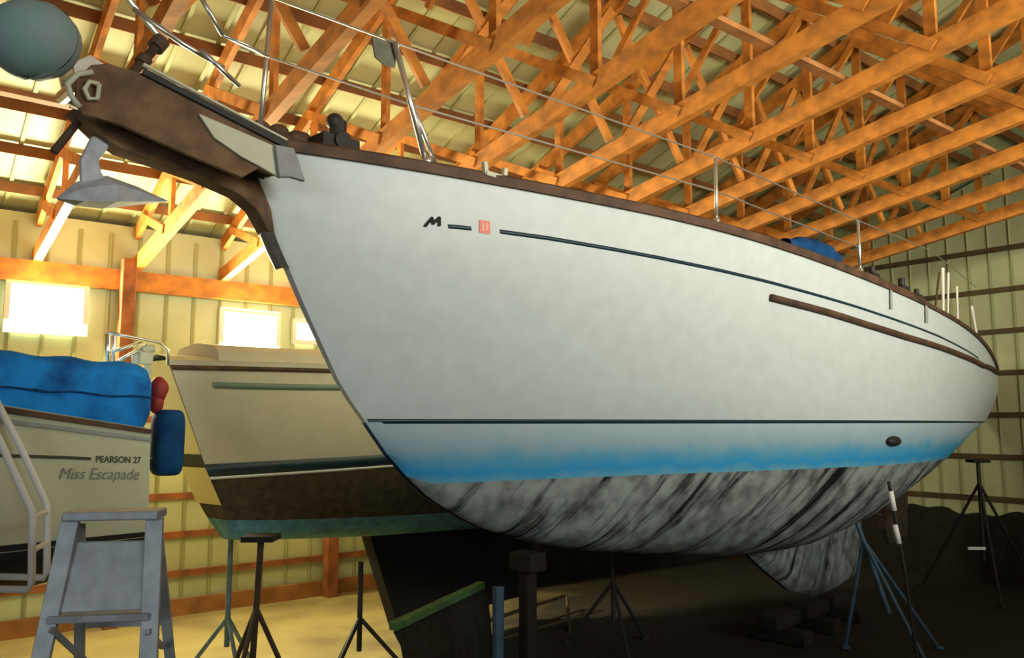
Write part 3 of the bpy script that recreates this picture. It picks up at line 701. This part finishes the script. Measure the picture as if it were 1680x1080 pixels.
g = ribbon(ib, [(i/40, .975, .02) for i in range(41)], .022); obj('toe_rail', g, M['teak_red'], ibr)
g = ribbon(ib, [(i/40, .90, .016) for i in range(41)], .012); obj('sheer_moulding', g, M['greyboard'], ibr)
c5 = aq([(-6, 747), (8, 748), (60, 749.5), (110, 751), (149, 753)], ib, .15, .7)
g = ribbon(ib, dense([(a, q, .012) for a, q in c5], 3), .004); obj('side_stripe', g, M['textdark'], ibr)
text_on(ib, 'PEARSON 27', 157, 231, 748, 759, M['textdark'], ibr, 'maker_lettering', bold=True, slope=1.5, a0=.03)
text_on(ib, 'Miss Escapade', 96, 228, 768, 792, M['script'], ibr, 'name_lettering', shear=.35, slope=1, a0=.05)
# keel of the ivory boat
g = G(); g.poly([ib.W(1.0, -.06, 1.15), ib.W(1.25, -.06, .3), ib.W(2.8, -.06, .3), ib.W(3.2, -.06, 1.1)], ib.n, .12); obj('keel', g, M['black'], ibr)
g = G(); g.poly([mb.W(1.6, -.06, 1.2), mb.W(2.0, -.06, .25), mb.W(3.8, -.06, .25), mb.W(4.2, -.06, 1.2)], mb.n, .12); obj('keel', g, M['black'], mbr)
# blue canvas roll along the deck
g = G(); rows = []
for i in range(41):
    t = -.02+i/40*1.7; e = min(1, max(0, (t+.02)/.10)); e = math.sqrt(1-(1-e)**2) if e < 1 else 1
    cz = 2.245+.04*min(1, t/.8); hz = .205*(.55+.45*e); hl = .15*(.3+.7*e)
    wr = 1+.03*math.sin(i*1.3)+.02*math.sin(i*3.1)
    rows.append([ib.W(t, .66+.28*min(1, t*.35)+hl*wr*math.copysign(abs(math.cos(k*math.pi/9))**.6, math.cos(k*math.pi/9)), cz+hz*math.copysign(abs(math.sin(k*math.pi/9))**.7, math.sin(k*math.pi/9))+.008*math.sin(i*.9+k)) for k in range(19)])
g.grid(rows); g.add(rows[0][:18], [tuple(range(18))])
cv = thing('blue_canvas_cover', ib.W(.8, .7, 2.1), 'bright blue canvas cover lashed along the deck of the ivory boat', 'canvas cover')
obj('canvas', g, M['bluecloth'], cv, smooth=True)
g = G()
rl = [ib.W(-.0+i/30*1.6, .66+.28*min(1, i/30*1.6*.35)+.158, 2.245+.04*min(1, i/30*2)+.006*math.sin(i)) for i in range(31)]
g.tube(rl, .006, 6)
obj('lashing_line', g, M['bluecloth2'], cv)
# blue outboard cover, red float on the stern
ob = thing('outboard_cover', hit(274, 778, VD, VD.dot(ib.O)+.17), 'deep blue rounded outboard cover hanging off the stern of the ivory boat', 'outboard cover')
def obd(x, y): return hit(x, y, ib.n, ib.n.dot(ib.O)+.62)
c = (obd(274, 726)); g = G(); rows = []
for i in range(15):
    th = -math.pi/2+math.pi*i/14; zz_ = .205*math.copysign(abs(math.sin(th))**.45, math.sin(th)); rr = abs(math.cos(th))**.35*.088 if abs(math.cos(th)) > 1e-3 else 0
    rows.append([c+VD*(rr*1.02*math.copysign(abs(math.cos(k*math.pi/10))**.7, math.cos(k*math.pi/10)))+UD*(rr*1.7*math.copysign(abs(math.sin(k*math.pi/10))**.7, math.sin(k*math.pi/10)))+V((0, 0, zz_)) for k in range(21)])
g.grid(rows, flip=True); obj('cover', g, M['bluecloth2'], ob, smooth=True)
g = G(); g.beam(c-VD*.05+V((0, 0, -.12)), c-VD*.17+V((0, 0, -.12)), .05, .05); obj('bracket', g, M['dark'], ob)
g = G(); c2 = obd(260, 640); g.ball(c2, .055, .05, .085, VD); g.ball(c2+V((-.01, 0, -.08)), .045, .05, .07, VD); g.ball(c2+VD*.03+V((0, 0, .01)), .03, .04, .05, VD)
rf = obj('red_float', g, M['red'], smooth=True); tag(rf, 'small red float hanging between blue canvas and blue outboard cover', 'float')
# ---------------------------------------------------------------- stepladder
LD = 3.25
def lp(x, y, d=LD): r = ray(x, y); return V((0, 0, HC))+r*(d/r.y)
lt = lp(158, 850); rgt = lp(214, 843, LD+.02); ax = (rgt-lt); ax.z = 0; ax.normalize(); bk = V((-ax.y, ax.x, 0)); mid = (lt+rgt)/2
wdt = .37; base = V((mid.x, mid.y, 0))
sl = thing('stepladder', base, 'grey aluminium stepladder standing in front of the ivory boat', 'stepladder')
ztop = lp(150, 850).z
def LP(x, y, z): return base+ax*x+bk*y+V((0, 0, z))
hw0, hw1 = .155, .27
for s_ in (-1, 1):
    g = G(); g.beam(LP(s_*hw1, -.42, 0), LP(s_*hw0, 0, ztop), .065, .025, bk); obj('front_leg', g, M['alu'], sl, bevel=.003)
    g = G(); g.beam(LP(s_*(hw1-.03), .62, 0), LP(s_*(hw0-.01), .07, ztop-.03), .04, .02, bk); obj('back_leg', g, M['alu'], sl, bevel=.003)
g = G(); g.box(LP(0, .03, ztop+.01), .35, .15, .035, ax); obj('top_cap', g, M['alu'], sl, bevel=.006)
g = G(); g.poly([LP(-.165, .005, ztop-.09), LP(.165, .005, ztop-.09), LP(.185, -.07, ztop-.34), LP(-.185, -.07, ztop-.34)], -bk, .012); obj('pail_shelf', g, M['alu'], sl, bevel=.004)
for k in range(1, 6):
    z = ztop-.30*k-.06; f = 1-z/ztop; g = G(); g.box(LP(0, -.42*f+.01, z), 2*(hw0+(hw1-hw0)*f), .085, .025, ax); obj('step', g, M['alu'], sl, bevel=.003)
for k in range(3):
    z = ztop-.45-.45*k; f = 1-z/ztop; g = G(); g.beam(LP(-(hw0+(hw1-hw0)*f-.03), .07+.55*f, z), LP(hw0+(hw1-hw0)*f-.03, .07+.55*f, z), .02, .03); obj('back_rung', g, M['alu'], sl)
z = ztop-.55
for p_, q_ in (((-.16, -.12, z+.16), (-.05, .12, z-.08)), ((.18, -.13, z+.14), (.16, .20, z))):
    g = G(); g.beam(LP(*p_), LP(*q_), .016, .02); obj('spreader', g, M['alu'], sl)
# white tubular frame at the left edge
g = G(); d_ = 3.9
def fp(x, y, d=d_): r = ray(x, y); return V((0, 0, HC))+r*(d/r.y)
P_ = [fp(-45, 640), fp(5, 735), fp(52, 838), fp(53, 852), fp(52, 955), fp(47, 968), fp(-45, 966)]
g.tube(P_, .017, 12); 
bf = thing('boarding_ladder', fp(20, 968), 'white bent tube boarding ladder hanging at the far left edge beside the stepladder', 'boarding ladder')
obj('side_tube', g, M['white'], bf, smooth=True)
g = G(); g.tube([p+V((-.1, .30, 0)) for p in P_], .017, 12); obj('side_tube', g, M['white'], bf, smooth=True)
for yy in (905, 850):
    p = fp(52, yy); g = G(); g.tube([p, p+V((-.1, .30, 0))], .013); obj('rung', g, M['white'], bf)
# ---------------------------------------------------------------- jack stands
def stand(label, base, ztop, leg=.38, zj=None, m='dark', lean=(0, 0), rot=0, r=.022, head=True):
    base = V((base[0], base[1], 0)); root = thing('jack_stand', base, label, 'jack stand', 'boat jack stands')
    zj = zj or ztop*.62; top = base+V((lean[0], lean[1], ztop)); hub = base+V((lean[0]*zj/ztop, lean[1]*zj/ztop, zj))
    g = G(); g.tube([base+(top-base)*.25, top], r, 10); obj('screw_post', g, M[m], root)
    for k in range(3):
        a = rot+k*2.094; g = G(); ft = base+V((leg*math.cos(a), leg*math.sin(a), .01)); g.tube([hub, ft], r*.8, 8); g.box(ft+V((0, 0, .005)), .07, .07, .02); obj('leg', g, M[m], root)
    if head:
        g = G(); g.box(top, .2, .2, .035); obj('pad', g, M['block'], root)
    return root
def fl(x, y): return hit(x, y, V((0, 0, 1)), 0)
def depth_pt(x, d): return V(((x-840)/FPX*d/CP*1.0, d, 0))
p = depth_pt(428, 5.35); stand('dark three-legged jack stand under the pale blue bottom of the cream boat', p, 1.36, .45, .92, 'brown_metal', rot=.4, lean=(.05, 0), r=.02)
p = depth_pt(392, 6.7); stand('grey-blue jack stand farther back, behind the dark stand under the cream boat', p, 1.3, .4, .55, 'tealmetal', rot=1.2)
p = depth_pt(600, 6.9); stand('dark jack stand in the shadow between the two big hulls', p, .95, .45, .5, 'dark', rot=.1, head=False)
p = depth_pt(818, 4.8); stand('blue-grey jack stand post under the bow of the white boat', p, 1.14, .55, .75, 'bluemetal', rot=.9, r=.034, lean=(.0, .1), head=False)
p = depth_pt(1455, 7.6); stand('tall blue leaning jack stand under the white boat at right', p, 1.46, .5, 1.0, 'bluemetal', lean=(-.36, .25), rot=.5)
p = depth_pt(1590, 10.2); stand('dark wide-legged jack stand beneath the stern of the white boat', p, 1.62, .75, 1.35, 'dark', rot=.2)
p = depth_pt(1000, 7.9); stand('dark jack stand in deep shade beyond the keel of the white boat', p, .95, .45, .6, 'dark', rot=.7, head=False)
# white reflective rods by the leaning stand
g = G(); g.tube([lp(1461, 806, 6.9), lp(1467, 838, 6.9)], .022, 12); g.tube([lp(1468, 861, 6.9), lp(1475, 892, 6.9)], .022, 12); 
wr_ = thing('marker_pole', V((lp(1480, 900, 6.9).x, 6.9, 0)), 'pole with two white bands leaning below the white boat at right', 'pole')
obj('white_band', g, M['reflect'], wr_, smooth=True)
g = G(); g.tube([lp(1458, 790, 6.9), lp(1484, 935, 6.9), V((lp(1500, 940, 6.9).x, 6.9, .0))], .014, 10); obj('pole', g, M['dark'], wr_)
g = G(); g.box(lp(1602, 900, 9.6), .2, .03, .03); wb = obj('white_tag', g, M['reflect']); tag(wb, 'small white tag low in the shadow at the right edge', 'tag')
# keel blocks
for i in range(3):
    for j in range(2):
        g = G(); c = big.W(5.3+i*.65, 0, .075+.14*j); g.box(c, .18 if j == 0 else .5, .55 if j == 0 else .18, .13, big.d)
        o = obj('keel_block', g, M['block'], bevel=.01); tag(o, 'dark timber block under the white keel, %s layer, %s' % (('lower', 'upper')[j], ('nearest the bow', 'middle of the row', 'nearest the stern')[i]), 'timber block', 'blocks under the white boat keel')
g = G(); c = big.W(1.75, 0, 1.18); g.box(c, .16, .2, .12, big.d); g.beam(big.W(1.75, 0, 0), big.W(1.75, 0, 1.14), .09, .09, big.d)
o = obj('bow_prop', g, M['block'], bevel=.01); tag(o, 'dark timber prop holding up the forefoot of the white boat', 'prop')
# green plank and tarp-covered trailer frame
tr0 = thing('trailer_frame', fl(760, 1040), 'green-topped low trailer frame draped in dark tarp, on the floor below the white bow', 'trailer')
A0, A1 = fp(645, 1028, 4.9), fp(790, 960, 6.0)
g = G(); g.beam(A0, A1, .06, .05); obj('green_rail', g, M['green'], tr0, bevel=.006)
B0, B1 = V((A0.x+.45, A0.y-.1, A0.z-.12)), V((A1.x+.35, A1.y-.2, A1.z-.15))
g = G(); rows = []
for i in range(13):
    f = i/12; t = A0.lerp(A1, f); rows.append([t+V((0, 0, -.03)), t+V((.05, -.04, -.10-.02*math.sin(i*2))), V((t.x+.09+.02*math.sin(i*3), t.y-.10, max(.03, t.z-.24))), V((t.x+.13, t.y-.12, .03))])
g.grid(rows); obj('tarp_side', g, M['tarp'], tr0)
g = G(); g.tube([fl(700, 1075)+V((0, 0, .12)), fl(930, 1000)+V((0, 0, .16))], .02); g.tube([fl(760, 1078)+V((0, 0, .06)), fl(990, 1010)+V((0, 0, .06))], .016); g.tube([fl(930, 1000)+V((0, 0, .16)), fl(935, 1040)], .016); g.tube([fl(700, 1075)+V((0, 0, .12)), fl(706, 1078)], .016)
obj('frame_tube', g, M['brown_metal'], tr0)

# dark heaps added to stand in for the gloom under and behind the boats
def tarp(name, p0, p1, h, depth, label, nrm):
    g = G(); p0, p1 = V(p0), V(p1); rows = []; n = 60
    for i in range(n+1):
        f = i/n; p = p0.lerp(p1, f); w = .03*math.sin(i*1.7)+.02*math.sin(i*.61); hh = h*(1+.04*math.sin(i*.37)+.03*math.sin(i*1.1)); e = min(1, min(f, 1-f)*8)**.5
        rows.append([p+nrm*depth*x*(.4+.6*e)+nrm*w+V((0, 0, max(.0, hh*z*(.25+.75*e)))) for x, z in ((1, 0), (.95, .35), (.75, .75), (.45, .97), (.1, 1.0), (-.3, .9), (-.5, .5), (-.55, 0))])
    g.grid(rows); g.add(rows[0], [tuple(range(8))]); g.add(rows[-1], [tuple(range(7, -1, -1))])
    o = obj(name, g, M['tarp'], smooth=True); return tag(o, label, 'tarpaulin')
tarp('shade_heap', BW(U0-.75, 5.6, 0), BW(U0-.75, V0-.8, 0), .95, .5, 'long dark tarpaulin heap along the far wall, seen below the white hull', -UD)
tarp('shade_heap', BW(7.6, V0-.8, 0), BW(2.6, V0-.9, 0), .85, .6, 'black tarpaulin-covered heap against the end wall at lower right', -VD)
# red pad on the leaning stand
g = G(); g.box(big.W(6.15, .72, 1.46), .22, .16, .04, big.d); o = obj('red_pad', g, M['red'], bevel=.01); tag(o, 'small red pad wedged under the white boat bottom above the leaning blue stand', 'pad')

best = min(((a/200, q/60) for a in range(100, 190) for q in range(0, 25)), key=lambda t: (lambda xy: abs(xy[0]-1466)+abs(xy[1]-722))(proj(big.bot(*t))))
c = big.bot(*best); g = G(); g.ball(c, .13, .05, .045, big.d); obj('skin_fitting', g, M['dark'], bb, smooth=True)
